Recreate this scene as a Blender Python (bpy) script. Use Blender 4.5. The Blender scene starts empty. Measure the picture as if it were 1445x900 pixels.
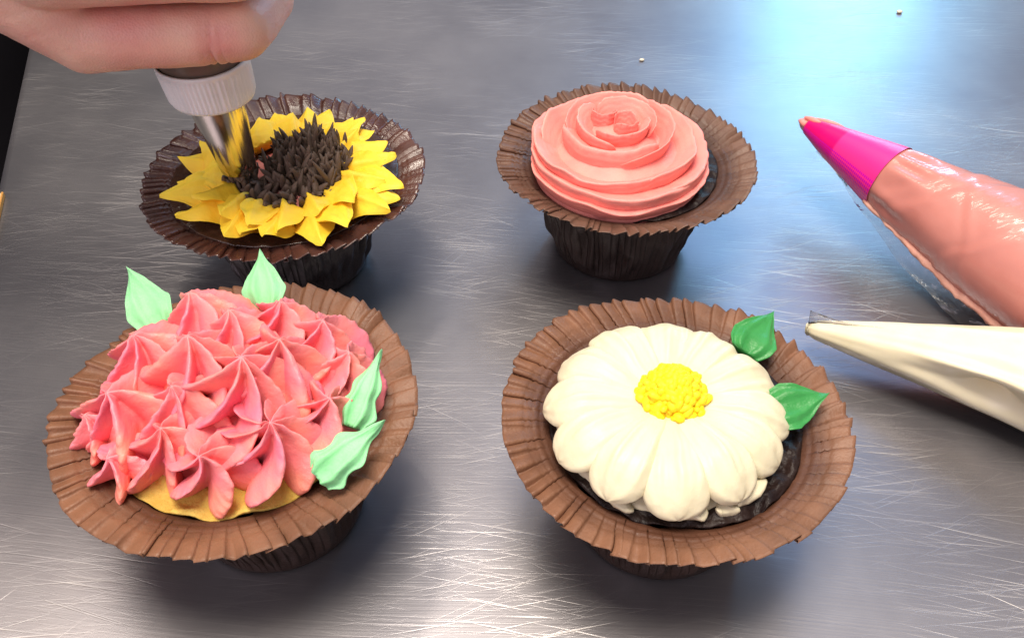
import bpy, bmesh, math, random
import numpy as np
from math import sin, cos, pi, radians
from mathutils import Vector, Matrix, Euler

random.seed(7)
RNG = np.random.default_rng(7)
CM = 0.01
scene = bpy.context.scene
COL = scene.collection

# ------------------------------------------------------------------ camera
cam_data = bpy.data.cameras.new("camera")
cam = bpy.data.objects.new("camera", cam_data)
COL.objects.link(cam)
cam.location = (0, 0, 0.216)
cam.rotation_euler = (radians(90 - 44), 0, 0)
cam_data.sensor_width = 36.0
cam_data.lens = 36.0 * 1300 / 1445
cam_data.clip_start = 0.005
cam_data.clip_end = 50
scene.camera = cam

# ------------------------------------------------------------------ world, lamps, exposure
world = bpy.data.worlds.new("World")
scene.world = world
world.use_nodes = True
wbg = world.node_tree.nodes["Background"]
wbg.inputs[0].default_value = (0.93, 0.90, 0.97, 1)
wbg.inputs[1].default_value = 0.30


def area(name, loc, target, sx, sy, power, color):
    d = bpy.data.lights.new(name, 'AREA')
    d.shape = 'RECTANGLE'
    d.size, d.size_y = sx, sy
    d.energy = power
    d.color = color
    o = bpy.data.objects.new(name, d)
    COL.objects.link(o)
    o.location = loc
    v = Vector(target) - Vector(loc)
    o.rotation_euler = v.to_track_quat('-Z', 'Y').to_euler()
    return o


# warm ceiling panel over the table, daylight window beyond the far right edge, added pink fill behind the camera
area("ceiling_lamp", (-0.25, 0.25, 2.0), (0, 0.2, 0), 2.0, 1.3, 6, (1.0, 0.85, 0.68))
area("key_lamp", (-0.06, 0.06, 1.55), (0, 0.2, 0), 0.60, 0.60, 22, (1.0, 0.90, 0.77))
area("strip_lamp", (-0.62, 0.75, 1.7), (0, 0.2, 0), 0.9, 0.12, 4.2, (1.0, 0.88, 0.74))
area("window_lamp", (0.80, 2.15, 0.62), (0.0, 0.25, 0.0), 0.24, 0.80, 5.0, (0.24, 0.70, 1.0))
area("window_wide_lamp", (0.62, 1.75, 1.25), (0.0, 0.25, 0.0), 0.60, 1.1, 3.2, (0.20, 0.50, 1.0))
area("pink_fill_lamp", (-0.9, -0.9, 0.9), (0.0, 0.2, 0), 0.8, 0.8, 5.4, (1.0, 0.82, 0.92))

scene.view_settings.view_transform = 'Standard'
scene.view_settings.look = 'None'
scene.view_settings.gamma = 1
scene.view_settings.use_curve_mapping = False
scene.view_settings.exposure = 0.50
scene.render.engine = 'CYCLES'
scene.cycles.use_denoising = True
scene.cycles.max_bounces = 10
scene.cycles.transparent_max_bounces = 12
scene.cycles.caustics_reflective = False
scene.cycles.caustics_refractive = False


# ------------------------------------------------------------------ numpy noise
def _hash(ix, iy, iz, seed):
    h = (ix.astype(np.int64) * 374761393 + iy.astype(np.int64) * 668265263
         + iz.astype(np.int64) * 2147483647 + seed * 1274126177) & 0xFFFFFFFF
    h = ((h ^ (h >> 13)) * 1274126177) & 0xFFFFFFFF
    h = h ^ (h >> 16)
    return (h & 0xFFFF) / 32767.5 - 1.0


def noise(P, scale=1.0, seed=0):
    P = np.asarray(P, float) * scale
    i = np.floor(P).astype(np.int64)
    f = P - i
    u = f * f * (3 - 2 * f)
    r = 0
    for dx in (0, 1):
        for dy in (0, 1):
            for dz in (0, 1):
                w = ((u[..., 0] if dx else 1 - u[..., 0]) * (u[..., 1] if dy else 1 - u[..., 1])
                     * (u[..., 2] if dz else 1 - u[..., 2]))
                r = r + w * _hash(i[..., 0] + dx, i[..., 1] + dy, i[..., 2] + dz, seed)
    return r


def fbm(P, scale=1.0, seed=0, octv=3):
    r, a = 0, 1.0
    for k in range(octv):
        r = r + a * noise(P, scale * 2 ** k, seed + 17 * k)
        a *= 0.5
    return r


def sstep(a, b, x):
    t = np.clip((x - a) / (b - a), 0, 1)
    return t * t * (3 - 2 * t)


# ------------------------------------------------------------------ mesh helpers (input in cm)
def mesh_from(name, V, F, mat=None, smooth=True, recalc=True):
    me = bpy.data.meshes.new(name)
    me.from_pydata((np.asarray(V, float) * CM).tolist(), [], F)
    if recalc:
        bm = bmesh.new()
        bm.from_mesh(me)
        bmesh.ops.remove_doubles(bm, verts=bm.verts, dist=1e-7)
        bmesh.ops.recalc_face_normals(bm, faces=bm.faces)
        bm.to_mesh(me)
        bm.free()
    if smooth:
        me.polygons.foreach_set("use_smooth", [True] * len(me.polygons))
    if mat:
        me.materials.append(mat)
    return me


def grid_faces(nu, nv, cu=False, cv=False, off=0):
    F = []
    for i in range(nu if cu else nu - 1):
        a, b = i * nv, ((i + 1) % nu) * nv
        for j in range(nv if cv else nv - 1):
            k = (j + 1) % nv
            F.append((off + a + j, off + b + j, off + b + k, off + a + k))
    return F


def grid_mesh(name, P, mat, cu=False, cv=False, cap0=False, cap1=False, smooth=True):
    """P: nu x nv x 3 in cm; caps close the first/last row (when rows are loops)."""
    nu, nv = P.shape[:2]
    V = P.reshape(-1, 3).tolist()
    F = grid_faces(nu, nv, cu, cv)
    if cap0:
        V.append(P[0].mean(0).tolist())
        c = len(V) - 1
        F += [(c, j, (j + 1) % nv) for j in range(nv)]
    if cap1:
        V.append(P[-1].mean(0).tolist())
        c = len(V) - 1
        o = (nu - 1) * nv
        F += [(c, o + (j + 1) % nv, o + j) for j in range(nv)]
    return mesh_from(name, V, F, mat, smooth)


def link(name, me, parent=None, loc=None, rot=None):
    o = bpy.data.objects.new(name, me)
    COL.objects.link(o)
    if parent:
        o.parent = parent
    if loc is not None:
        o.location = [c * CM for c in loc]
    if rot is not None:
        o.rotation_euler = rot
    return o


def thing(name, label, cat, loc=(0, 0, 0), rotz=0, group=None):
    o = link(name, None, None, loc, (0, 0, rotz))
    o.empty_display_size = 0.01
    return tag(o, label, cat, group)


def tag(o, label, cat, group=None):
    o["label"] = label
    o["category"] = cat
    if group:
        o["group"] = group
    return o


def bake(o):
    """apply the modifiers of o"""
    dg = bpy.context.evaluated_depsgraph_get()
    dg.update()
    me = bpy.data.meshes.new_from_object(o.evaluated_get(dg))
    o.modifiers.clear()
    o.data = me
    return o


# ------------------------------------------------------------------ materials
def new_mat(name):
    m = bpy.data.materials.new(name)
    m.use_nodes = True
    nt = m.node_tree
    return m, nt, nt.nodes, nt.links, nt.nodes["Principled BSDF"]


def ramp(N, stops):
    r = N.new("ShaderNodeValToRGB")
    e = r.color_ramp.elements
    while len(e) < len(stops):
        e.new(0.5)
    for k, (p, c) in enumerate(stops):
        e[k].position = p
        e[k].color = c if len(c) == 4 else (*c, 1)
    return r


def noise_node(N, L, scale, detail=3, vec=None, rough=0.55):
    t = N.new("ShaderNodeTexNoise")
    t.inputs["Scale"].default_value = scale
    t.inputs["Detail"].default_value = detail
    t.inputs["Roughness"].default_value = rough
    if vec:
        L.new(vec, t.inputs["Vector"])
    return t


def cream(name, col, col2=None, sss=0.12, rad=(0.0040, 0.0016, 0.0010), rough=0.5, bump=0.25, spec=0.35, fine=1500):
    m, nt, N, L, b = new_mat(name)
    tc = N.new("ShaderNodeTexCoord")
    n1 = noise_node(N, L, 160, 3, tc.outputs["Object"])
    col2 = col2 or tuple(c * 0.86 for c in col)
    r = ramp(N, [(0.35, col2), (0.65, col)])
    L.new(n1.outputs["Fac"], r.inputs[0])
    L.new(r.outputs[0], b.inputs["Base Color"])
    b.inputs["Roughness"].default_value = rough
    b.inputs["Specular IOR Level"].default_value = spec
    if sss:
        b.inputs["Subsurface Weight"].default_value = sss
        b.inputs["Subsurface Radius"].default_value = rad
        b.inputs["Subsurface Scale"].default_value = 1.0
    n2 = noise_node(N, L, fine, 4, tc.outputs["Object"], 0.65)
    n3 = noise_node(N, L, 380, 2, tc.outputs["Object"])
    mx = N.new("ShaderNodeMath")
    mx.operation = 'ADD'
    L.new(n2.outputs["Fac"], mx.inputs[0])
    L.new(n3.outputs["Fac"], mx.inputs[1])
    bp = N.new("ShaderNodeBump")
    bp.inputs["Strength"].default_value = bump
    bp.inputs["Distance"].default_value = 0.0006
    L.new(mx.outputs[0], bp.inputs["Height"])
    L.new(bp.outputs[0], b.inputs["Normal"])
    return m


def paper(name, col, col2, rough=0.7, spec=0.3, grease=0.0):
    m, nt, N, L, b = new_mat(name)
    tc = N.new("ShaderNodeTexCoord")
    n1 = noise_node(N, L, 90, 5, tc.outputs["Object"])
    r = ramp(N, [(0.35, col2), (0.65, col)])
    L.new(n1.outputs["Fac"], r.inputs[0])
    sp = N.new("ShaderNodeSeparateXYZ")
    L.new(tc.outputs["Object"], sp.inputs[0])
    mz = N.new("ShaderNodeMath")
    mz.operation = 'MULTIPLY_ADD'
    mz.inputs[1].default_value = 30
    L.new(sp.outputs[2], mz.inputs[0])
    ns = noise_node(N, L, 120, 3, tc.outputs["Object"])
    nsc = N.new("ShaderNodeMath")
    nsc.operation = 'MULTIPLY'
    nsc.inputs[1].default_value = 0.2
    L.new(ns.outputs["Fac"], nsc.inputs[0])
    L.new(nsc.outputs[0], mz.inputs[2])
    shade_soak = ramp(N, [(0.98, (0.33, 0.37, 0.42)), (1.0, (1, 1, 1))])  # wall's shade below the rim painted into the colour, with some grease
    shade_soak.color_ramp.elements[0].position = 0.93
    L.new(mz.outputs[0], shade_soak.inputs[0])
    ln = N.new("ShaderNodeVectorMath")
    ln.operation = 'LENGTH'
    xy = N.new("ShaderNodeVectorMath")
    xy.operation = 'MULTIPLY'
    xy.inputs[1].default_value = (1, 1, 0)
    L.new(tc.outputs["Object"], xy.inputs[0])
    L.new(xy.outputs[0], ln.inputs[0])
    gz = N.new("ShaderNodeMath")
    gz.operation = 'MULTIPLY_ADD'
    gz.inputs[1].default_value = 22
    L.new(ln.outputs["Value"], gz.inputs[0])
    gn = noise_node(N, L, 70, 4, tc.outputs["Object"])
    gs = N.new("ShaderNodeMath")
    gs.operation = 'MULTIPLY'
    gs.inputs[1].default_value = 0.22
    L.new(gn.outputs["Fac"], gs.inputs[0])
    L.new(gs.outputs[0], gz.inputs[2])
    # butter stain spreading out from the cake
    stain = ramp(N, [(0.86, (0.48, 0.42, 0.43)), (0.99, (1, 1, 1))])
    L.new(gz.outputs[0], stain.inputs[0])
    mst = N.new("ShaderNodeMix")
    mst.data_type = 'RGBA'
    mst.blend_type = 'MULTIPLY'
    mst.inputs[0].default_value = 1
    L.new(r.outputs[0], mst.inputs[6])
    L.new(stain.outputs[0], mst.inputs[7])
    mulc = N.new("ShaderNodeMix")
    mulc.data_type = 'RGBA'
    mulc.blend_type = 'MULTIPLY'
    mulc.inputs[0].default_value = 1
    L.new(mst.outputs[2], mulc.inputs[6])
    L.new(shade_soak.outputs[0], mulc.inputs[7])
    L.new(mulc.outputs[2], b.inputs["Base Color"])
    n4 = noise_node(N, L, 60, 3, tc.outputs["Object"])
    r2 = ramp(N, [(0.4, (rough - grease,) * 3), (0.62, (rough,) * 3)])
    L.new(n4.outputs["Fac"], r2.inputs[0])
    L.new(r2.outputs[0], b.inputs["Roughness"])
    b.inputs["Specular IOR Level"].default_value = spec
    n2 = noise_node(N, L, 1400, 3, tc.outputs["Object"])
    n3 = noise_node(N, L, 260, 3, tc.outputs["Object"])
    mx = N.new("ShaderNodeMath")
    mx.operation = 'ADD'
    L.new(n2.outputs["Fac"], mx.inputs[0])
    L.new(n3.outputs["Fac"], mx.inputs[1])
    bp = N.new("ShaderNodeBump")
    bp.inputs["Strength"].default_value = 0.35
    bp.inputs["Distance"].default_value = 0.0005
    L.new(mx.outputs[0], bp.inputs["Height"])
    L.new(bp.outputs[0], b.inputs["Normal"])
    return m


def steel_mat():
    m, nt, N, L, b = new_mat("scratched_steel")
    b.inputs["Metallic"].default_value = 0.90
    tc = N.new("ShaderNodeTexCoord")
    # gentle warp so that scratches bow
    wn = noise_node(N, L, 4.0, 1, tc.outputs["Object"])
    sub = N.new("ShaderNodeVectorMath")
    sub.operation = 'SUBTRACT'
    L.new(wn.outputs["Color"], sub.inputs[0])
    sub.inputs[1].default_value = (0.5, 0.5, 0.5)
    scl = N.new("ShaderNodeVectorMath")
    scl.operation = 'SCALE'
    scl.inputs["Scale"].default_value = 0.045
    L.new(sub.outputs[0], scl.inputs[0])
    add = N.new("ShaderNodeVectorMath")
    add.operation = 'ADD'
    L.new(tc.outputs["Object"], add.inputs[0])
    L.new(scl.outputs[0], add.inputs[1])

    def streak(ang, along, across, lo, hi, seed):
        mp = N.new("ShaderNodeMapping")
        mp.vector_type = 'POINT'
        mp.inputs["Rotation"].default_value = (0, 0, radians(ang))
        mp.inputs["Scale"].default_value = (1, 1, 1)
        mp.inputs["Location"].default_value = (seed * 0.37, seed * 0.19, 0)
        L.new(add.outputs[0], mp.inputs["Vector"])
        m2 = N.new("ShaderNodeVectorMath")
        m2.operation = 'MULTIPLY'
        m2.inputs[1].default_value = (along, across, 0)
        L.new(mp.outputs[0], m2.inputs[0])
        t = noise_node(N, L, 1.0, 2, m2.outputs[0], 0.6)
        r = ramp(N, [(lo, (0, 0, 0)), (hi, (1, 1, 1))])
        L.new(t.outputs["Fac"], r.inputs[0])
        return r.outputs[0], t.outputs["Fac"]

    def comb(a, bb, op):
        x = N.new("ShaderNodeMath")
        x.operation = op
        for k, s in enumerate((a, bb)):
            if isinstance(s, (int, float)):
                x.inputs[k].default_value = s
            else:
                L.new(s, x.inputs[k])
        return x.outputs[0]

    brush, brush_raw = streak(3, 9, 1500, 0.3, 0.7, 1)
    masks = []
    for ang, al, ac, lo, hi, seed in ((4, 22, 1500, 0.60, 0.74, 2), (-9, 26, 1700, 0.61, 0.75, 3),
                                      (14, 24, 1600, 0.61, 0.75, 4), (-24, 22, 1700, 0.64, 0.76, 5),
                                      (30, 20, 1800, 0.67, 0.80, 6), (-52, 24, 1900, 0.69, 0.81, 7)):
        mk, _ = streak(ang, al, ac, lo, hi, seed)
        masks.append(mk)
    tot = masks[0]
    for k in masks[1:]:
        tot = comb(tot, k, 'MAXIMUM')
    # scratches come in patches
    pn = noise_node(N, L, 14, 2, tc.outputs["Object"])
    pr = ramp(N, [(0.40, (0.06,) * 3), (0.70, (1, 1, 1))])
    L.new(pn.outputs["Fac"], pr.inputs[0])
    tot = comb(tot, pr.outputs[0], 'MULTIPLY')
    cr = ramp(N, [(0.0, (0.40, 0.388, 0.412)), (1.0, (0.76, 0.73, 0.69))])
    L.new(tot, cr.inputs[0])
    # a few long dark grey score lines
    dk, _ = streak(36, 3.0, 260, 0.735, 0.75, 11)
    dm = N.new("ShaderNodeMix")
    dm.data_type = 'RGBA'
    dm.inputs[7].default_value = (0.22, 0.22, 0.23, 1)
    L.new(comb(dk, 0.6, 'MULTIPLY'), dm.inputs[0])
    L.new(cr.outputs[0], dm.inputs[6])
    # smudgy patina
    sm = noise_node(N, L, 9, 5, tc.outputs["Object"], 0.6)
    sr = ramp(N, [(0.32, (0.76, 0.76, 0.79)), (0.68, (1.10, 1.08, 1.05))])
    L.new(sm.outputs["Fac"], sr.inputs[0])
    mul = N.new("ShaderNodeMix")
    mul.data_type = 'RGBA'
    mul.blend_type = 'MULTIPLY'
    mul.inputs[0].default_value = 1
    L.new(dm.outputs[2], mul.inputs[6])
    L.new(sr.outputs[0], mul.inputs[7])
    L.new(mul.outputs[2], b.inputs["Base Color"])
    rr = comb(comb(sm.outputs["Fac"], 0.14, 'MULTIPLY'), 0.29, 'ADD')
    rr = comb(rr, comb(tot, 0.18, 'MULTIPLY'), 'ADD')
    L.new(rr, b.inputs["Roughness"])
    h = comb(comb(brush_raw, 0.35, 'MULTIPLY'), comb(tot, 0.9, 'MULTIPLY'), 'SUBTRACT')
    bp = N.new("ShaderNodeBump")
    bp.inputs["Strength"].default_value = 0.21
    bp.inputs["Distance"].default_value = 0.0004
    L.new(h, bp.inputs["Height"])
    L.new(bp.outputs[0], b.inputs["Normal"])
    return m


def plain(name, col, rough=0.5, metal=0.0, spec=0.5):
    m, nt, N, L, b = new_mat(name)
    tc = N.new("ShaderNodeTexCoord")
    n1 = noise_node(N, L, 120, 4, tc.outputs["Object"])
    r = ramp(N, [(0.3, tuple(c * 0.9 for c in col)), (0.7, col)])
    L.new(n1.outputs["Fac"], r.inputs[0])
    L.new(r.outputs[0], b.inputs["Base Color"])
    b.inputs["Roughness"].default_value = rough
    b.inputs["Metallic"].default_value = metal
    b.inputs["Specular IOR Level"].default_value = spec
    return m


def film_mat(name, tint=(0.95, 0.95, 0.95), haze=0.12, rough=0.18):
    """thin clear plastic: see-through, a little milky, shiny"""
    m, nt, N, L, b = new_mat(name)
    N.remove(b)
    out = N["Material Output"]
    tr = N.new("ShaderNodeBsdfTransparent")
    tr.inputs[0].default_value = (*tint, 1)
    df = N.new("ShaderNodeBsdfDiffuse")
    df.inputs[0].default_value = (0.8, 0.78, 0.78, 1)
    gl = N.new("ShaderNodeBsdfGlossy")
    gl.inputs["Roughness"].default_value = rough
    tc = N.new("ShaderNodeTexCoord")
    n = noise_node(N, L, 130, 4, tc.outputs["Object"])
    bp = N.new("ShaderNodeBump")
    bp.inputs["Strength"].default_value = 0.5
    bp.inputs["Distance"].default_value = 0.002
    L.new(n.outputs["Fac"], bp.inputs["Height"])
    L.new(bp.outputs[0], gl.inputs["Normal"])
    fr = N.new("ShaderNodeFresnel")
    fr.inputs["IOR"].default_value = 1.5
    L.new(bp.outputs[0], fr.inputs["Normal"])
    m1 = N.new("ShaderNodeMixShader")
    m1.inputs[0].default_value = haze
    L.new(tr.outputs[0], m1.inputs[1])
    L.new(df.outputs[0], m1.inputs[2])
    m2 = N.new("ShaderNodeMixShader")
    L.new(fr.outputs[0], m2.inputs[0])
    L.new(m1.outputs[0], m2.inputs[1])
    L.new(gl.outputs[0], m2.inputs[2])
    L.new(m2.outputs[0], out.inputs[0])
    return m


def skin_mat():
    m, nt, N, L, b = new_mat("skin")
    tc = N.new("ShaderNodeTexCoord")
    n1 = noise_node(N, L, 34, 4, tc.outputs["Object"])
    r = ramp(N, [(0.34, (0.74, 0.36, 0.29)), (0.5, (0.82, 0.50, 0.38)), (0.66, (0.86, 0.58, 0.43))])
    L.new(n1.outputs["Fac"], r.inputs[0])
    colr = r.outputs[0]
    for pt, rad_, am in (((-7.35, 21.3, 10.45), 0.011, 0.65), ((-9.4, 21.1, 10.5), 0.017, 0.40), ((-6.4, 22.6, 10.9), 0.010, 0.4)):
        dn = N.new("ShaderNodeVectorMath")
        dn.operation = 'DISTANCE'
        L.new(tc.outputs["Object"], dn.inputs[0])
        dn.inputs[1].default_value = ((pt[0] + 30) * CM, (pt[1] - 34) * CM, (pt[2] + 60) * CM)
        mr = N.new("ShaderNodeMapRange")
        mr.interpolation_type = 'SMOOTHSTEP'
        mr.inputs[1].default_value = 0.0
        mr.inputs[2].default_value = rad_
        mr.inputs[3].default_value = am
        mr.inputs[4].default_value = 0.0
        L.new(dn.outputs["Value"], mr.inputs[0])
        fx = N.new("ShaderNodeMix")
        fx.data_type = 'RGBA'
        L.new(mr.outputs[0], fx.inputs[0])
        L.new(colr, fx.inputs[6])
        fx.inputs[7].default_value = (0.70, 0.24, 0.22, 1)
        colr = fx.outputs[2]
    L.new(colr, b.inputs["Base Color"])
    b.inputs["Roughness"].default_value = 0.42
    b.inputs["Specular IOR Level"].default_value = 0.4
    b.inputs["Subsurface Weight"].default_value = 0.3
    b.inputs["Subsurface Radius"].default_value = (0.006, 0.002, 0.001)
    b.inputs["Subsurface Scale"].default_value = 1.0
    v = N.new("ShaderNodeTexVoronoi")
    v.inputs["Scale"].default_value = 1700
    L.new(tc.outputs["Object"], v.inputs["Vector"])
    n2 = noise_node(N, L, 220, 4, tc.outputs["Object"])
    ad = N.new("ShaderNodeMath")
    ad.operation = 'ADD'
    L.new(v.outputs["Distance"], ad.inputs[0])
    L.new(n2.outputs["Fac"], ad.inputs[1])
    bp = N.new("ShaderNodeBump")
    bp.inputs["Strength"].default_value = 0.22
    bp.inputs["Distance"].default_value = 0.0005
    L.new(ad.outputs[0], bp.inputs["Height"])
    L.new(bp.outputs[0], b.inputs["Normal"])
    return m


M = {}
M['steel'] = steel_mat()
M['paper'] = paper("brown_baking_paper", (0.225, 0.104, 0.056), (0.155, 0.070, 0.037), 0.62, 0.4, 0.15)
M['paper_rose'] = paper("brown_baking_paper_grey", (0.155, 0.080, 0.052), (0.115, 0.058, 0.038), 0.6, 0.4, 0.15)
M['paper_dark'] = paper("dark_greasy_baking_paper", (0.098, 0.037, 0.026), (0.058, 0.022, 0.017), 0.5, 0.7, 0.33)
M['fudge'] = cream("dark_chocolate_cake", (0.022, 0.012, 0.010), (0.010, 0.005, 0.005), 0, rough=0.45, bump=0.9, spec=0.25, fine=420)
M['glaze'] = cream("brown_chocolate_glaze", (0.060, 0.026, 0.014), (0.036, 0.015, 0.009), 0, rough=0.25, bump=0.4, spec=0.6, fine=500)
M['sponge'] = cream("yellow_sponge_cake", (0.68, 0.48, 0.12), (0.52, 0.33, 0.065), 0.1, rough=0.85, bump=1.0, spec=0.15, fine=520)
M['pink'] = cream("salmon_pink_buttercream", (0.90, 0.245, 0.205), (0.87, 0.215, 0.185), 0.08, bump=0.25, rough=0.42, spec=0.45)
_nt = M['pink'].node_tree
_r = next(n for n in _nt.nodes if n.type == 'VALTORGB')
_n = next(n for n in _nt.nodes if n.type == 'TEX_NOISE' and abs(n.inputs["Scale"].default_value - 160) < 1)
_n.inputs["Scale"].default_value = 45
_r.color_ramp.elements[0].color = (0.84, 0.20, 0.285, 1)
_r.color_ramp.elements[0].position = 0.38
_r.color_ramp.elements[1].color = (0.93, 0.295, 0.22, 1)
_r.color_ramp.elements[1].position = 0.62
M['rose'] = cream("peach_pink_buttercream", (0.90, 0.325, 0.275), (0.87, 0.285, 0.25), 0.06, bump=0.25, rough=0.45)
M['white'] = cream("ivory_buttercream", (0.74, 0.675, 0.48), (0.72, 0.65, 0.45), 0.08, (0.004, 0.003, 0.002), bump=0.14, rough=0.42)
M['yellow'] = cream("golden_yellow_buttercream", (0.98, 0.69, 0.05), (0.96, 0.60, 0.03), 0.06, (0.003, 0.0015, 0.0004))
M['lemon'] = cream("lemon_yellow_buttercream", (1.0, 0.74, 0.02), (0.98, 0.66, 0.012), 0.2, (0.003, 0.0018, 0.0004))
M['brown'] = cream("dark_brown_buttercream", (0.14, 0.095, 0.068), (0.10, 0.066, 0.048), 0.0, rough=0.6)
M['mint'] = cream("mint_green_buttercream", (0.30, 0.72, 0.36), (0.26, 0.68, 0.31), 0.2, (0.001, 0.003, 0.001))
M['green'] = cream("leaf_green_buttercream", (0.045, 0.28, 0.070), (0.035, 0.24, 0.055), 0.15, (0.001, 0.002, 0.001), rough=0.32)
M['ring'] = plain("white_coupler_plastic", (0.94, 0.95, 0.95), 0.35)
M['tip'] = plain("polished_tip_steel", (0.72, 0.66, 0.55), 0.16, 1.0)
M['film'] = film_mat("clear_bag_film")
M['film_grey'] = film_mat("clear_seam_film", (0.88, 0.87, 0.86), 0.07, 0.16)
M['skin'] = skin_mat()
M['apron'] = plain("black_cotton", (0.012, 0.010, 0.013), 0.9, 0, 0.2)
M['floor'] = plain("dark_floor", (0.03, 0.03, 0.032), 0.6)
M['card'] = plain("cream_card", (0.85, 0.78, 0.62), 0.6)
M['card_edge'] = plain("orange_card_edge", (0.75, 0.36, 0.08), 0.6)

# ------------------------------------------------------------------ the setting
# worktable: its left edge runs slantwise past the upper left corner of the view
table = thing("steel_table", "scratched brushed stainless steel worktable under the four cupcakes", "table")
e0, e1 = np.array([-11.5, -1.65]), np.array([-31.0, 70.0])        # left edge, front to back (cm)
out = np.array([-1.0, -0.272]) / math.hypot(1, 0.272)             # outward from that edge
right0, right1 = np.array([75.0, -25.0]), np.array([75.0, 110.0])
f0, b0 = e0 + (e0 - e1) / np.linalg.norm(e1 - e0) * 24, e1 + (e1 - e0) / np.linalg.norm(e1 - e0) * 40
prof = [(0, 0.0)] + [(0.35 * sin(a), -0.35 * (1 - cos(a))) for a in np.linspace(0.2, pi / 2, 7)] + [(0.35, -3.8), (0.1, -3.8)]
rows = []
for q in (f0, b0):
    rows.append([(*(q + out * d), z) for d, z in prof])
V = [tuple(right0) + (0.0,), tuple(right1) + (0.0,), (*b0, 0.0), (*f0, 0.0)]
F = [(0, 1, 2, 3)]
me = mesh_from("tabletop", V, F, M['steel'], smooth=False)
link("tabletop", me, table)
P = np.array(rows)
me = grid_mesh("rolled_edge", P, M['steel'])
link("rolled_edge", me, table)
leg_me = None
for (lx, ly) in ((-4, -12), (70, -12), (-26, 98), (70, 100)):
    if leg_me is None:
        a = np.linspace(0, 2 * pi, 24, endpoint=False)
        P = np.array([[(2 * cos(t), 2 * sin(t), z) for t in a] for z in (-88, -0.3)])
        leg_me = grid_mesh("leg", P, M['tip'], cv=True)
    link("leg", leg_me, table, (lx, ly, 0))
fl = link("floor", mesh_from("floor", [(-300, -300, -88), (300, -300, -88), (300, 300, -88), (-300, 300, -88)],
                             [(0, 1, 2, 3)], M['floor'], smooth=False))
fl["kind"] = "structure"


# ------------------------------------------------------------------ cupcake parts
def liner(parent, R, zr, mat, seed, npl=74, dish=0.0, amp=0.11, rin=3.15, lean_=(0.0, 0.0)):
    rng = np.random.default_rng(seed)
    widths = rng.uniform(0.62, 1.38, npl)
    widths = widths / widths.sum() * 2 * pi
    starts = np.concatenate([[0], np.cumsum(widths)[:-1]])
    loc = np.array([0.0, 0.18, 0.38, 0.58, 0.76, 0.87, 0.93, 0.97])
    saw = np.array([-0.55, -0.30, 0.0, 0.30, 0.52, 0.60, 0.25, -0.35])
    phi = (starts[:, None] + widths[:, None] * loc[None]).ravel()
    pa = rng.uniform(0.35, 1.30, npl)
    S = (saw[None] * pa[:, None]).ravel()
    Redge = np.repeat(rng.uniform(-0.035, 0.035, npl), len(loc)) + S * 0.015
    tw = np.repeat(rng.uniform(-0.5, 0.5, npl), len(loc))
    prof = []
    for r in np.linspace(0.0, 2.25, 6):
        prof.append((r, 0.03))
    for t in np.linspace(0, 1, 22):
        prof.append((2.32 + 0.66 * t, 0.06 + (zr - 0.72) * t))
    # flare to the rim
    p0, p1, p2 = np.array([2.98, zr - 0.66]), np.array([rin + 0.02, zr - 0.12 - dish]), np.array([R, zr + dish * 0.4])
    for t in np.linspace(0, 1, 26)[1:]:
        q = (1 - t) ** 2 * p0 + 2 * t * (1 - t) * p1 + t * t * p2
        prof.append(tuple(q))
    prof = np.array(prof)
    rr, zz = prof[:, 0][:, None], prof[:, 1][:, None]
    ph = phi[None]
    rim = sstep(rin - 0.05, R, rr + 0 * ph)
    wall = sstep(0.1, 0.8, zz + 0 * ph) * (1 - sstep(rin - 0.25, rin + 0.1, rr + 0 * ph))
    n3 = np.stack([cos(0) * np.cos(ph) * 3 + 0 * rr, np.sin(ph) * 3 + 0 * rr, zz * 0.9 + 0 * ph], -1)
    crump = fbm(n3 * np.array([1, 1, 0.45]), 1.5, seed, 3)
    fold = np.sin(ph * 17 + 5.0 * noise(n3, 0.8, seed + 3) + rng.uniform(0, 6)) * 0.5
    fold = np.sign(fold) * np.abs(fold) ** 0.7
    r = rr + wall * (0.20 * crump + 0.17 * fold * (0.6 + 0.6 * noise(n3, 1.1, seed + 6)) + S[None] * 0.05)
    r = r + rim ** 1.3 * Redge[None] * 1.6
    wav = 0.09 * np.sin(2 * ph + seed) + 0.06 * np.sin(3 * ph + 2 * seed) + 0.05 * np.sin(5 * ph + seed * 3)
    z = zz + rim * (amp * 1.25 * S[None] + wav) + rim * (0.05 * crump + 0.03 * fbm(n3, 4.0, seed + 21, 2))
    # embossed rings round the rim
    for rc, d in ((0.22, 0.05), (0.38, 0.085), (0.52, 0.05)):
        rq = rin + (R - rin) * rc
        z = z - d * np.exp(-((rr - rq) / 0.035) ** 2)
    z = np.maximum(z, 0.03)
    tws = rim * 0.06 * tw[None] + rim * 0.05
    dn = (1 - sstep(0.2, zr - 0.3, z))
    P = np.stack([r * np.cos(ph + tws) + lean_[0] * dn, r * np.sin(ph + tws) + lean_[1] * dn, z], -1)
    me = grid_mesh("paper_liner", P, mat, cv=True)
    o = link("paper_liner", me, parent)
    sol = o.modifiers.new("thick", 'SOLIDIFY')
    sol.thickness = 0.00018
    sol.offset = 1
    return bake(o)


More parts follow.
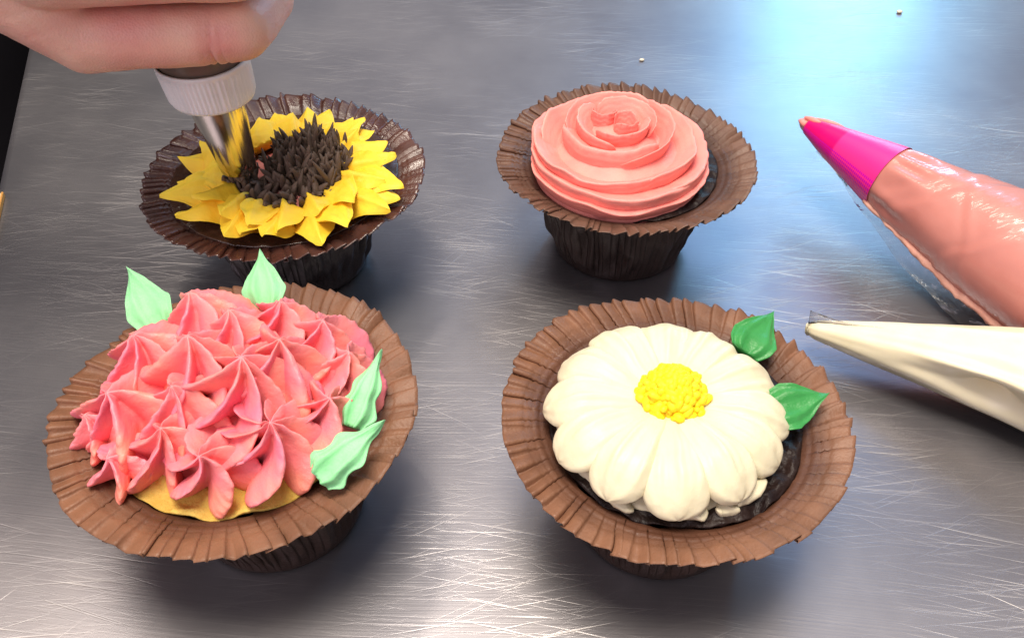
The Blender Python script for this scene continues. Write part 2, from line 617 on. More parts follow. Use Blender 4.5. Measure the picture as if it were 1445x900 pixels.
def cake(parent, r, z0, z1, mat, seed, rough=0.06, name="cake", zb=1.6, c=(0, 0)):
    na, nr = 180, 40
    ph = np.linspace(0, 2 * pi, na, endpoint=False)[None]
    t = np.linspace(0.0, 1, nr)[:, None]
    rr = r * np.sqrt(t * 0.999 + 0.001) + 0 * ph
    z = z1 + (z0 - z1) * (rr / r) ** 2.2
    edge = np.array([(r - 0.02, z0 - 0.06), (r - 0.12, z0 - 0.14), (2.45, zb)])
    rr = np.vstack([rr, edge[:, :1] + 0 * ph])
    z = np.vstack([z, edge[:, 1:] + 0 * ph])
    P = np.stack([rr * np.cos(ph) + c[0], rr * np.sin(ph) + c[1], z], -1)
    n = fbm(P, 2.6, seed, 5)
    P[..., 2] += rough * n
    k = 1 + 0.02 * fbm(P, 1.2, seed + 9, 2)
    P[..., 0] *= k
    P[..., 1] *= k
    me = grid_mesh(name, P, mat, cv=True, cap0=True, cap1=True)
    return link(name, me, parent)


def mound(parent, name, R, z0, h, mat, seed, c=(0, 0), power=2.0, rough=0.05):
    na, nr = 96, 26
    ph = np.linspace(0, 2 * pi, na, endpoint=False)[None]
    t = np.linspace(0.02, 1, nr)[:, None]
    rr = R * t + 0 * ph
    z = z0 + h * (1 - t ** power) + 0 * ph
    rr = np.vstack([rr, rr[-1:] * 0.98])
    z = np.vstack([z, z[-1:] - 0.35])
    P = np.stack([rr * np.cos(ph) + c[0], rr * np.sin(ph) + c[1], z], -1)
    P[..., 2] += rough * fbm(P, 1.8, seed, 3)
    k = 1 + rough * 0.4 * fbm(P, 1.1, seed + 5, 2)
    P[..., :2] = (P[..., :2] - c) * k[..., None] + c
    return link(name, grid_mesh(name, P, mat, cv=True, cap0=True, cap1=True), parent)


def placed(o, base, xdir, zdir):
    """orient local +x along xdir, +z near zdir, origin at base (cm)"""
    x = Vector(xdir).normalized()
    y = Vector(zdir).cross(x).normalized()
    z = x.cross(y)
    Mx = Matrix((x, y, z)).transposed().to_4x4()
    Mx.translation = Vector(base) * CM
    o.matrix_local = Mx
    return o


# ---------------------------------------------------------------- daisy petal
def daisy_petal_mesh(L, W, H, seed, nr=3):
    rng = np.random.default_rng(seed)
    nu, nv = 44, 72
    u = np.sin(np.linspace(0.0, pi / 2, nu))[:, None]
    t = np.linspace(0, 2 * pi, nv, endpoint=False)[None]
    tip = np.sqrt(np.clip(1 - np.clip((u - 0.66) / 0.34, 0, 1) ** 2.3, 0.0, 1) + 1e-6)
    w = W * (0.22 + 0.78 * u ** 0.75) * tip
    h = H * (0.45 + 0.75 * sstep(0.0, 0.7, u) - 0.10 * sstep(0.6, 1, u)) * tip
    y = w * np.cos(t)
    s = np.sin(t)
    q = y / np.maximum(w, 1e-4)
    phs = rng.uniform(0, 6.28)
    # soft lengthwise furrows left by the piping tip
    fur = 0.5 * np.cos(q * pi * nr * 0.55 + phs) + 0.35 * np.cos(q * pi * nr * 1.1 + phs * 2 + u * 1.5) + 0.24 * np.cos(q * pi * 6.5 + phs * 3 + 1.2 * u)
    z = np.where(s > 0, h * np.abs(s) ** 0.75 * (1 + 0.16 * fur * sstep(0.05, 0.5, u) * (1 - sstep(0.74, 0.97, u))), h * s * 0.45)
    x = L * u + 0 * t
    x = x + 0.05 * np.cos(q * pi * nr * 0.55 + phs) * u ** 3 * tip
    droop = -0.20 * sstep(0.5, 1.05, u) ** 2 * 1.2 + 0.10 * np.sin(u * pi)
    P = np.stack([x, y, z + droop], -1)
    P = P + 0.022 * np.stack([fbm(P + k * 31.7, 2.3, seed + k, 3) for k in range(3)], -1)
    return grid_mesh("petal", P, M['white'], cv=True, cap0=True, cap1=True)


# ---------------------------------------------------------------- piped star rosette
def rosette_mesh(R, Ht, n, seed, twist=0.5, lean=0.2):
    rng = np.random.default_rng(seed)
    per = 22
    ang = np.cumsum(rng.uniform(0.72, 1.28, n))
    ang = ang / ang[-1] * 2 * pi
    st = np.concatenate([[0], ang[:-1]])
    wd = np.diff(np.concatenate([st, [2 * pi]]))
    lc = np.linspace(0, 1, per, endpoint=False)
    phi = (st[:, None] + wd[:, None] * lc).ravel()
    # lc=0 valley, .5 crest of a thin fin
    crest = 0.5 - 0.5 * np.cos(2 * pi * lc)
    crest = np.tile(crest, n)
    fa = np.repeat(rng.uniform(0.80, 1.15, n), per)
    fh = np.repeat(rng.uniform(-0.09, 0.09, n), per)
    nz = 40
    v = np.linspace(0, 1, nz)[:, None]
    env = np.interp(v, [0, 0.05, 0.14, 0.30, 0.5, 0.7, 0.86, 1.0], [0.52, 0.78, 0.95, 1.02, 0.95, 0.72, 0.42, 0.05])
    crest = crest[None] ** np.interp(v, [0, 0.2, 0.45, 0.7, 1], [0.75, 1.0, 1.7, 2.6, 3.0])
    vall = np.interp(v, [0, 0.1, 0.4, 0.8, 1], [0.46, 0.40, 0.30, 0.20, 0.4])
    r = R * env * (vall + (fa[None] * 1.04 - vall) * crest)
    tw = twist * (v ** 1.3) + 0.10 * np.sin(v * 5 + seed)
    ph = phi[None] + tw + 0.22 * (v - 0.4) * np.repeat(rng.uniform(-1, 1, n), per)[None]
    z = Ht * v + Ht * fh[None] * crest * np.sin(v * pi)
    z = z - 0.05 * R * crest * (1 - v)
    lx, ly = rng.uniform(-lean, lean, 2)
    P = np.stack([r * np.cos(ph) + lx * v ** 2, r * np.sin(ph) + ly * v ** 2, z], -1)
    d = np.stack([fbm(P + k * 13.1, 3.2, seed + k, 2) for k in range(3)], -1)
    P = P + 0.022 * d
    # ragged, torn crests
    rag = noise(P, 11, seed + 50) * crest ** 2 * 0.045 * sstep(0.1, 0.5, v)
    P[..., 0] += rag * np.cos(ph)
    P[..., 1] += rag * np.sin(ph)
    P[..., 2] += rag
    return grid_mesh("rosette", P, M['pink'], cv=True, cap0=True, cap1=True)


# ---------------------------------------------------------------- piped leaf / pointed petal
def leaf_mesh(name, L, W, H, mat, seed, lift=0.3, crease=0.5, wav=0.08, curl=0.0, point=1.15, ridge=False, frill=0.0):
    rng = np.random.default_rng(seed)
    nu, nv = 30, 40
    u = np.linspace(0.0, 1, nu)[:, None]
    t = np.linspace(0, 2 * pi, nv, endpoint=False)[None]
    w = W * np.interp(u, [0, 0.12, 0.3, 0.5, 0.7, 0.88, 1], [0.70, 0.92, 1.0, 0.80, 0.50, 0.21, 0.02]) ** point
    h = H * np.interp(u, [0, 0.2, 0.5, 0.8, 1], [0.9, 1.0, 0.72, 0.40, 0.10])
    q = np.cos(t)
    s = np.sin(t)
    y = w * q + frill * W * np.sin(u * 15 + seed) * np.sign(q) * np.abs(q) ** 2 * sstep(0, .2, u) * (1 - u)
    prof = 1 - np.abs(q) ** (1.15 if ridge else 1.6)
    if ridge:
        mid = 0.45 * np.exp(-(q / 0.16) ** 2)
    else:
        mid = -crease * np.exp(-(q / 0.22) ** 2)
    z = np.where(s >= 0, h * (prof + mid * (1 - u) ** 0.4), -0.35 * h * prof)
    if not ridge and s is not None:
        z = z + np.where(s >= 0, 0.10 * H * np.cos(q * pi * 4) * (1 - u) * 1.4, 0)
    # wings fold upwards from the mid rib
    z = z + (0.5 if not ridge else -0.25) * np.abs(q) ** 1.3 * w * 0.7
    z = z + lift * L * u ** 1.7 + wav * W * np.sin(u * 9 + seed) * q
    yb = curl * u ** 2 * W
    P = np.stack([L * u + 0 * t, y + yb, z], -1)
    P = P + 0.018 * np.stack([fbm(P + k * 7.7, 3.0, seed + k, 3) for k in range(3)], -1)
    return grid_mesh(name, P, mat, cv=True, cap0=True, cap1=True)


def spike_mesh(seed, L=0.55, R=0.12):
    rng = np.random.default_rng(seed)
    nv, nu = 9, 7
    u = np.linspace(0, 1, nu)[:, None]
    t = np.linspace(0, 2 * pi, nv, endpoint=False)[None]
    r = R * np.interp(u, [0, 0.3, 0.65, 0.9, 1], [0.9, 1.0, 0.82, 0.48, 0.16]) * (1 + 0.18 * np.sin(t * 3))
    bx, by = rng.uniform(-0.14, 0.14, 2)
    P = np.stack([r * np.cos(t) + bx * u ** 2, r * np.sin(t) + by * u ** 2, L * u + 0 * t], -1)
    return grid_mesh("floret", P, M['brown'], cv=True, cap1=True)


# ================================================================== daisy cupcake (front right)
cup = thing("cupcake", "cupcake topped with a white piped daisy with yellow centre and two dark green leaves",
            "cupcake", (4.11, 15.06, 0), 0, "decorated cupcakes on the steel table")
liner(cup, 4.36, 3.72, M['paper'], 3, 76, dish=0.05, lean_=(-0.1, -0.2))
cake(cup, 3.20, 3.42, 3.60, M['fudge'], 5, 0.14, zb=2.6)
mound(cup, "frosting_base", 2.72, 3.55, 0.45, M['white'], 6, (-0.22, -0.12), 3.0, 0.06)
dc = (-0.25, -0.10)
for k, (a, rr, w) in enumerate(((-86, 2.78, 0.34), (-52, 2.74, 0.40), (-68, 2.92, 0.22), (-120, 2.8, 0.24))):
    P = np.array([[(w * 1.5 * cos(t) * sin(b), w * 0.7 * sin(t) * sin(b), 0.16 * cos(b)) for t in np.linspace(0, 2 * pi, 24, endpoint=False)]
                  for b in np.linspace(0.1, pi - .1, 12)])
    P = P + 0.10 * np.stack([fbm(P, 2.5, 700 + 5 * k + j, 3) for j in range(3)], -1)
    link("frosting_smear", grid_mesh("frosting_smear", P, M['white'], cv=True, cap0=True, cap1=True), cup,
         (dc[0] + rr * cos(radians(a)), dc[1] + rr * sin(radians(a)), 3.60), (0, 0, radians(a + 90)))
# (direction deg, length, half width, height, roll)
petals = [(-92, 3.12, 0.92, 0.62, 0.10), (-62, 2.98, 0.84, 0.60, -0.10), (-34, 2.96, 0.80, 0.58, 0.20), (-10, 2.98, 0.78, 0.56, 0.10),
          (22, 3.00, 0.90, 0.66, 0.30), (54, 2.96, 0.86, 0.58, 0.12), (84, 3.02, 0.94, 0.56, -0.05), (116, 3.00, 0.92, 0.56, 0.10),
          (147, 3.00, 0.92, 0.56, 0.12), (178, 3.06, 0.90, 0.58, 0.12), (208, 3.10, 0.88, 0.60, 0.10), (237, 3.10, 0.86, 0.62, 0.14)]
for k, (a, Lp, Wp, Hp, rl) in enumerate(petals):
    me = daisy_petal_mesh(Lp - 0.22, Wp * 1.04, Hp * 0.70, 100 + k, 3 + k % 2)
    o = link("petal", me, cup)
    ar = radians(a)
    zb = 4.20 + (0.05 if k % 2 else 0.0)
    o.location = [CM * (dc[0] + 0.25 * cos(ar)), CM * (dc[1] + 0.25 * sin(ar)), CM * zb]
    o.rotation_euler = (Euler((rl * 0.6, 0.03, 0)).to_matrix() @ Matrix()
                        .to_3x3()).to_euler()
    o.rotation_euler = (Matrix.Rotation(ar, 3, 'Z') @ Matrix.Rotation(0.045, 3, 'Y') @ Matrix.Rotation(rl * 0.6, 3, 'X')).to_euler()
ctr = mound(cup, "daisy_centre", 0.74, 4.47, 0.62, M['lemon'], 8, (-0.16, -0.02), 2.2, 0.05)
rng = np.random.default_rng(5)
dot_meshes = []
for k in range(6):
    P = np.array([[(0.5 * sin(b) * cos(a) * (1.0 + 0.7 * (k % 3 == 1)), 0.5 * sin(b) * sin(a) * (1 + 0.1 * k % 2), 0.5 * cos(b))
                   for a in np.linspace(0, 2 * pi, 12, endpoint=False)] for b in np.linspace(0.15, pi - 0.15, 8)]) * 0.225
    P = P + 0.02 * np.stack([noise(P, 9, 60 + k + j) for j in range(3)], -1)
    dot_meshes.append(grid_mesh("dot", P, M['lemon'], cv=True, cap0=True, cap1=True))
nd = 165
for i in range(nd):
    tt = (i + 0.5) / nd
    rr = 0.79 * math.sqrt(tt)
    a = i * 2.399963
    z = 4.55 + 0.62 * (1 - (rr / 0.79) ** 2.2) - 0.06
    o = link("dot", dot_meshes[i % 6], ctr, (-0.16 + rr * cos(a) + rng.normal(0, .03), -0.02 + rr * sin(a) + rng.normal(0, .03), z))
    s = rng.uniform(0.75, 1.15)
    o.scale = (s, s, s * 0.9)
    o.rotation_euler = rng.uniform(-1, 1, 3).tolist()
for k, (b, tp, W, H) in enumerate((((2.00, 1.85, 3.95), (3.02, 3.20, 4.20), 0.64, 0.34), ((2.30, -0.20, 3.92), (3.85, 0.28, 4.15), 0.64, 0.34))):
    d = np.array(tp) - np.array(b)
    me = leaf_mesh("leaf", float(np.linalg.norm(d)), W, H, M['green'], 40 + k, lift=0.05, crease=0.35, wav=0.1)
    placed(link("leaf", me, cup), b, d, (0.1, -0.35, 1))

# ================================================================== rose cupcake (back right)
cup = thing("cupcake", "cupcake topped with a smooth peach pink piped rose on dark chocolate cake",
            "cupcake", (3.89, 26.53, 0), 0, "decorated cupcakes on the steel table")
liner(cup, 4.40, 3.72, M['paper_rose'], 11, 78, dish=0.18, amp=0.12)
cake(cup, 3.16, 3.36, 3.62, M['fudge'], 15, 0.08, zb=2.6)
rc = np.array([-0.28, -0.30])
mound(cup, "frosting_base", 2.85, 3.45, 1.05, M['rose'], 16, tuple(rc), 3.2, 0.03)


def ribbon(parent, a0, a1, b0, b1, e0, e1, zb, ze0, ze1, thick, seed, c=rc, name="petal", bulge=0.25, wob=0.11):
    """a piped rose petal: a strip swept round the centre; base radius b, edge radius e, edge height ze"""
    n = max(24, int(abs(a1 - a0) / 2.2))
    m = 26
    s = np.linspace(0, 1, n)[:, None]
    t = np.linspace(0, 1, m)[None]
    ends = np.sqrt(np.clip(1 - np.abs(2 * s - 1) ** 5, 0.0, 1))
    A = np.radians(a0 + (a1 - a0) * s)
    # closed section: up the outside, over the edge, down the inside
    k = np.where(t < 0.5, t * 2, 2 - t * 2)
    side = np.where(t < 0.5, 1.0, -1.0)
    th = thick * (1 - 0.92 * k ** 0.8) * np.sqrt(np.clip(1 - k ** 8, 0, 1)) * (0.25 + 0.75 * ends)
    kk = k * (0.35 + 0.65 * ends)
    rb = b0 + (b1 - b0) * s
    re = e0 + (e1 - e0) * s
    ze = ze0 + (ze1 - ze0) * s
    r = rb + (re - rb) * (kk + bulge * np.sin(kk * pi) * 0.6)
    z = zb + (ze - zb) * (kk + bulge * np.sin(kk * pi) * 0.35)
    # normal offset in the (r, z) plane
    dr, dz = (re - rb), (ze - zb)
    ln = np.sqrt(dr ** 2 + dz ** 2)
    r = r + side * th * dz / ln * 0.5
    z = z - side * th * dr / ln * 0.5
    q = np.stack([np.cos(A) * 2 + 0 * t, np.sin(A) * 2 + 0 * t, s * 0 + seed + 0 * t], -1)
    w = fbm(q, 1.1, seed, 2)
    drag = 0.012 * np.sin(k * 26 + 3 * noise(q, 1.0, seed + 30)) * (1 - k ** 6)
    r = r + side * drag
    fine = 1.7 * noise(q, 8, seed + 4) * k ** 8
    z = z + wob * w * k + 0.018 * fine
    r = r + wob * 0.8 * noise(q, 1.3, seed + 8) * k + 0.022 * fine
    P = np.stack([c[0] + r * np.cos(A), c[1] + r * np.sin(A), z], -1)
    P = P + 0.012 * np.stack([fbm(P + j * 9.1, 2.6, seed + j, 2) for j in range(3)], -1)
    me = grid_mesh(name, P, M['rose'], cv=True, cap0=True, cap1=True)
    return link(name, me, parent)


R_ = [  # a0, a1, b0, b1, e0, e1, zb, ze0, ze1, thick, bulge
    (140, 335, 2.60, 2.62, 3.04, 3.06, 3.55, 3.92, 3.84, 0.60, 0.10),
    (-50, 75, 2.62, 2.60, 3.02, 2.98, 3.55, 3.84, 4.02, 0.60, 0.10),
    (50, 170, 2.60, 2.65, 3.00, 3.08, 3.60, 4.05, 4.05, 0.60, 0.10),
    (168, 366, 2.45, 2.45, 3.12, 2.80, 3.66, 4.40, 4.02, 0.95, 0.12),
    (-66, 60, 2.30, 2.40, 2.72, 3.04, 3.70, 4.20, 4.46, 0.90, 0.12),
    (35, 190, 2.30, 2.40, 2.84, 3.02, 3.85, 4.54, 4.52, 0.80, 0.12),
    (150, 318, 2.25, 1.95, 2.92, 2.30, 3.85, 4.80, 4.42, 0.85, 0.10),
    (-84, 62, 1.85, 2.00, 2.30, 2.62, 3.90, 4.44, 4.90, 0.75, 0.12),
    (34, 178, 1.95, 2.05, 2.40, 2.74, 3.95, 4.92, 4.90, 0.70, 0.12),
]
for k, (a0, a1, b0_, b1_, e0_, e1_, zb, z0, z1, th, bu) in enumerate(R_):
    ribbon(cup, a0, a1, b0_, b1_, e0_, e1_, zb, z0, z1, th, 200 + k, bulge=bu,
           c=rc + (RNG.uniform(-0.12, 0.12, 2) if k > 2 else 0.0), wob=0.14)
bc = rc + np.array([-0.05, 0.42])
B_ = [
    (165, 322, 1.30, 1.35, 1.86, 1.70, 4.10, 4.92, 5.06, 1.05, 0.35),
    (-96, 66, 1.45, 1.30, 1.98, 1.72, 4.05, 4.80, 5.24, 0.45, 0.25),
    (40, 190, 1.28, 1.30, 1.68, 1.84, 4.2, 5.22, 5.08, 0.40, 0.25),
    (120, 262, 0.90, 0.95, 1.36, 1.44, 4.3, 5.26, 5.14, 0.70, 0.3),
    (-25, 128, 0.85, 0.85, 1.32, 1.20, 4.4, 5.20, 5.28, 0.30, 0.25),
    (205, 372, 0.62, 0.56, 1.00, 1.06, 4.4, 5.12, 5.24, 0.55, 0.3),
]
for k, (a0, a1, b0_, b1_, e0_, e1_, zb, z0, z1, th, bu) in enumerate(B_):
    ribbon(cup, a0, a1, b0_, b1_, e0_, e1_, zb, z0, z1, th, 230 + k, c=bc, bulge=bu, wob=0.05)
for k, (cx, cy, a0, a1, rr, zt) in enumerate(((0.22, -0.12, 190, 375, 0.42, 5.24), (0.22, -0.12, 10, 175, 0.40, 5.28), (-0.45, 0.50, 140, 400, 0.42, 5.24))):
    ribbon(cup, a0, a1, rr * 0.8, rr * 0.8, rr, rr, 4.5, zt, zt, 0.17, 250 + k, c=bc + np.array([cx, cy]), bulge=0.15, wob=0.04)
mound(cup, "bud", 1.6, 4.2, 0.60, M['rose'], 17, tuple(bc), 2.6, 0.05)

# ================================================================== sunflower cupcake (back left)
cup = thing("cupcake", "cupcake topped with a yellow piped sunflower with a half finished dark brown centre",
            "cupcake", (-7.59, 25.53, 0), 0, "decorated cupcakes on the steel table")
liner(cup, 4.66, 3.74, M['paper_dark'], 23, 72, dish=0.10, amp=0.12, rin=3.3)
cake(cup, 3.75, 3.62, 3.88, M['glaze'], 25, 0.04, zb=2.6)
sc = np.array([0.36, -0.72])
sb = mound(cup, "frosting_base", 2.0, 3.8, 0.42, M['rose'], 26, tuple(sc), 3.0, 0.03)
rng = np.random.default_rng(31)
pet_meshes = [leaf_mesh("petal", 1.0, 0.36, 0.23, M['yellow'], 300 + k, lift=rng.uniform(-0.05, 0.16), crease=0.2,
                        wav=0.12, curl=rng.uniform(-0.45, 0.45), point=0.85, ridge=(k % 3 != 0)) for k in range(9)]


def sun_petal(a, rb, rt, zb, zt, w, i):
    ar = radians(a)
    b = np.array([sc[0] + rb * cos(ar), sc[1] + rb * sin(ar), zb])
    tpt = np.array([sc[0] + rt * cos(ar + rng.normal(0, .05)), sc[1] + rt * sin(ar + rng.normal(0, .05)), zt])
    d = tpt - b
    o = placed(link("petal", pet_meshes[i % 9], cup), b, d, (rng.normal(0, .25), rng.normal(0, .25), 1))
    Ln = float(np.linalg.norm(d))
    o.scale = (Ln, w / 0.60, 1.5)


n1 = 21
for i in range(n1):
    a = 360 * i / n1 + rng.uniform(-5, 5)
    sun_petal(a, 2.15, 3.70 + rng.uniform(-0.25, 0.3), 4.0, 4.05 + rng.uniform(-0.1, 0.25), rng.uniform(1.02, 1.25), i)
n2 = 16
for i in range(n2):
    a = 360 * (i + 0.5) / n2 + rng.uniform(-6, 6)
    sun_petal(a, 1.90, 3.05 + rng.uniform(-0.2, 0.3), 4.15, 4.38 + rng.uniform(-0.1, 0.25), rng.uniform(1.1, 1.35), i + 4)
spikes = [spike_mesh(500 + k, 0.52 + 0.04 * k, 0.092) for k in range(6)]
seeds = mound(cup, "flower_centre", 1.22, 4.1, 0.42, M['brown'], 27, (0.98, -0.42), 2.2, 0.03)
cnt = 0
for i in range(225):                         # the finished, tall clump
    rr = 1.38 * math.sqrt((i + 0.5) / 225)
    a = i * 2.399963
    x, y = 0.98 + rr * cos(a) * 1.0, -0.42 + rr * sin(a) * 1.0
    z = 4.12 + 0.42 * (1 - (rr / 1.4) ** 2)
    o = link("floret", spikes[i % 6], seeds, (x, y, z))
    o.rotation_euler = (-0.35 * rr * sin(a) + rng.normal(0, .14) , 0.35 * rr * cos(a) + rng.normal(0, .14), rng.uniform(0, 6))
    s = rng.uniform(0.85, 1.2)
    o.scale = (s, s, s * (1.0 + 0.35 * max(0, sin(a)) + (1.0 if i in (204, 211, 196) else 0)))
placed_n = 0
while placed_n < 85:                         # the low fresh clump in front and to the left
    a = radians(rng.uniform(165, 335))
    rr = 1.95 * math.sqrt(rng.uniform(0.12, 1.0))
    x, y = sc[0] + rr * cos(a), sc[1] + rr * sin(a)
    if math.hypot(x + 0.36, y + 0.60) < 0.66 or math.hypot(x - 0.98, y + 0.42) < 1.25:
        continue
    o = link("floret", spikes[placed_n % 6], seeds, (x, y, 4.16))
    o.rotation_euler = (rng.normal(0, .45), rng.normal(0, .45), rng.uniform(0, 6))
    s = rng.uniform(0.9, 1.3)
    o.scale = (s * 1.15, s * 1.15, s * 0.75)
    placed_n += 1

# ================================================================== hydrangea cupcake (front left)
cup = thing("cupcake", "yellow sponge cupcake heaped with pink star piped rosettes and four mint green leaves",
            "cupcake", (-7.02, 15.36, 0), 0, "decorated cupcakes on the steel table")
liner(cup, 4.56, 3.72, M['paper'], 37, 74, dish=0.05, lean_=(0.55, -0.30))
cake(cup, 3.22, 3.44, 3.72, M['sponge'], 35, 0.09, zb=2.6)
mound(cup, "frosting_base", 2.45, 3.6, 1.05, M['pink'], 36, (-0.25, 0.15), 2.6, 0.05)
# peak x, y, z, radius, height, fins
ros = [(-0.75, 0.15, 6.05, 1.55, 2.4, 6), (0.85, -0.70, 6.10, 1.60, 2.5, 7), (1.56, 0.30, 5.95, 1.35, 2.2, 6),
       (-1.25, 2.10, 5.70, 1.30, 2.0, 6), (0.00, 1.20, 5.85, 1.25, 2.0, 6), (1.00, 1.95, 5.65, 1.25, 1.9, 6),
       (2.35, 1.40, 5.45, 1.15, 1.8, 6), (2.82, 0.45, 5.15, 1.05, 1.6, 6), (-2.65, -0.70, 5.25, 1.35, 1.8, 6),
       (-2.45, 0.95, 5.40, 1.30, 1.8, 6), (-1.30, -1.95, 5.00, 1.15, 1.5, 6), (0.00, -2.40, 5.00, 1.12, 1.5, 6),
       (1.70, -1.90, 5.30, 1.30, 1.8, 7), (2.58, -0.90, 5.15, 1.12, 1.6, 6), (-3.25, -1.10, 4.55, 0.80, 1.0, 5),
       (-2.35, -2.15, 4.45, 0.75, 0.9, 5), (-0.95, -1.05, 5.45, 1.20, 1.7, 6)]
for k, (x, y, z, R, H, n) in enumerate(ros):
    me = rosette_mesh(R * 1.08, H * 0.96, n + (1 if k in (1, 9, 12) else 0), 400 + k, twist=1.25 * (1 if k % 2 else 0.75))
    o = link("rosette", me, cup)
    nx, ny = x * 0.11, (y - 0.2) * 0.11
    zd = Vector((nx, ny, 1)).normalized()
    base = Vector((x, y, z)) - zd * H
    placed(o, base, Vector((1, 0, 0)).cross(zd).cross(zd) * -1 if abs(zd.x) < .99 else (0, 0, 1), zd)
lv = [((-2.45, 2.45, 4.0), (-3.68, 4.10, 4.75), 0.64, 0.34), ((0.32, 3.05, 4.2), (-0.02, 4.50, 5.05), 0.58, 0.36),
      ((3.10, -1.00, 4.0), (3.75, 0.68, 4.95), 0.45, 0.60), ((2.55, -2.40, 3.9), (4.00, -1.40, 4.75), 0.53, 0.55)]
for k, (b, tp, W, H) in enumerate(lv):
    d = np.array(tp) - np.array(b)
    me = leaf_mesh("leaf", float(np.linalg.norm(d)) * 1.03, W, H, M['mint'], 60 + k, lift=0.02, crease=0.45, wav=0.15, frill=0.30 if k > 1 else 0.06)
    placed(link("leaf", me, cup), b, d, (0.0, -0.6, 1))


# ================================================================== piping bags
def sweep(P0, axis, up, ts, sec, nv):
    """rings along an axis: sec(t, ang) -> (radius across, radius up) arrays, plus offset"""
    ax = np.array(axis, float) / np.linalg.norm(axis)
    sd = np.cross(ax, np.array(up, float))
    sd /= np.linalg.norm(sd)
    uu = np.cross(sd, ax)
    a = np.linspace(0, 2 * pi, nv, endpoint=False)
    rows = []
    for t in ts:
        rx, rz = sec(t, a)
        c = np.array(P0) + ax * t
        rows.append(c + np.outer(rx * np.cos(a), sd) + np.outer(rz * np.sin(a), uu))
    return np.array(rows), ax, sd, uu


# --- pink frosting bag, tip lifted off the steel
pb0, pb1 = np.array([10.90, 30.10, 2.85]), np.array([15.85, 23.55, 2.30])
pbag = thing("piping_bag", "clear piping bag of salmon pink frosting with a hot pink printed tip", "piping bag", (0, 0, 0), 0, "filled piping bags on the table")
axis = pb1 - pb0
Lb = 14.5
prf_t = [0, 0.3, 1.2, 4.2, 8.3, 12, 14.5]
prf_r = [0.16, 0.24, 0.50, 1.18, 1.98, 2.28, 2.2]


def bag_sec(off, wr, seed):
    def f(t, a):
        r = np.interp(t, prf_t, prf_r) + off
        q = np.stack([np.cos(a) * 1.2, np.sin(a) * 1.2, 0 * a + t * 0.35], -1)
        n = wr * fbm(q, 1.1, seed, 3) * min(1, t / 4)
        n2 = wr * 0.5 * np.sin(a * 7 + t * 0.8 + 3 * noise(q, 0.8, seed + 2)) * min(1, t / 5)
        pl = 0.06 * np.exp(-((t - 4.9) / 0.8) ** 2) * np.sin(a * 11 + 2 * noise(q, 1.2, seed + 7)) if t > 4.1 else 0.0
        cr = 0.0
        for tc_, sl_, am in ((5.4, 0.9, 0.03), (6.3, 1.5, 0.05), (7.4, -1.3, 0.045), (9.2, 1.9, 0.06), (10.8, -1.6, 0.05)):
            dd = (t - tc_ - sl_ * np.sin(a - 0.9) - 0.4 * noise(q, 1.4, seed + 11)) / 0.22
            cr = cr + am * dd * np.exp(-dd ** 2)
        return r + n + n2 + pl + cr, r + n + n2 + pl + cr
    return f


ts = np.linspace(0.15, Lb, 110)
P, ax, sd, uu = sweep(pb0, axis, (0, 0, 1), ts, bag_sec(0.0, 0.025, 5), 140)
P[..., 2] = np.maximum(P[..., 2], 0.10)
link("filled_bag", grid_mesh("filled_bag", P, cream("bagged_salmon_frosting", (0.60, 0.23, 0.19), (0.53, 0.19, 0.155), 0.05, rough=0.5, bump=0.05, spec=0.55, fine=300), cv=True, cap0=True, cap1=True), pbag)


def crinkle_coat(m, w=0.8):
    nt = m.node_tree
    N, L = nt.nodes, nt.links
    b = N["Principled BSDF"]
    tc = N.new("ShaderNodeTexCoord")
    hs = None
    for rot, sc_ in ((0.5, (60, 240, 60)), (-0.9, (50, 300, 50)), (1.5, (70, 200, 70))):
        mp = N.new("ShaderNodeMapping")
        mp.inputs["Rotation"].default_value = (0.3, 0.2, rot)
        mp.inputs["Scale"].default_value = sc_
        L.new(tc.outputs["Object"], mp.inputs[0])
        t = noise_node(N, L, 1.0, 2, mp.outputs[0])
        r = ramp(N, [(0.42, (0, 0, 0)), (0.5, (1, 1, 1)), (0.58, (0, 0, 0))])
        L.new(t.outputs["Fac"], r.inputs[0])
        if hs is None:
            hs = r.outputs[0]
        else:
            a = N.new("ShaderNodeMath")
            a.operation = 'ADD'
            L.new(hs, a.inputs[0])
            L.new(r.outputs[0], a.inputs[1])
            hs = a.outputs[0]
    bp = N.new("ShaderNodeBump")
    bp.inputs["Strength"].default_value = 0.09
    bp.inputs["Distance"].default_value = 0.0012
    L.new(hs, bp.inputs["Height"])
    b.inputs["Coat Weight"].default_value = w
    b.inputs["Coat Roughness"].default_value = 0.12
    L.new(bp.outputs[0], b.inputs["Coat Normal"])


for _n in bpy.data.materials["bagged_salmon_frosting"].node_tree.nodes:
    if _n.type == 'TEX_NOISE' and abs(_n.inputs["Scale"].default_value - 160) < 1:
        _n.inputs["Scale"].default_value = 38
crinkle_coat(bpy.data.materials["bagged_salmon_frosting"])


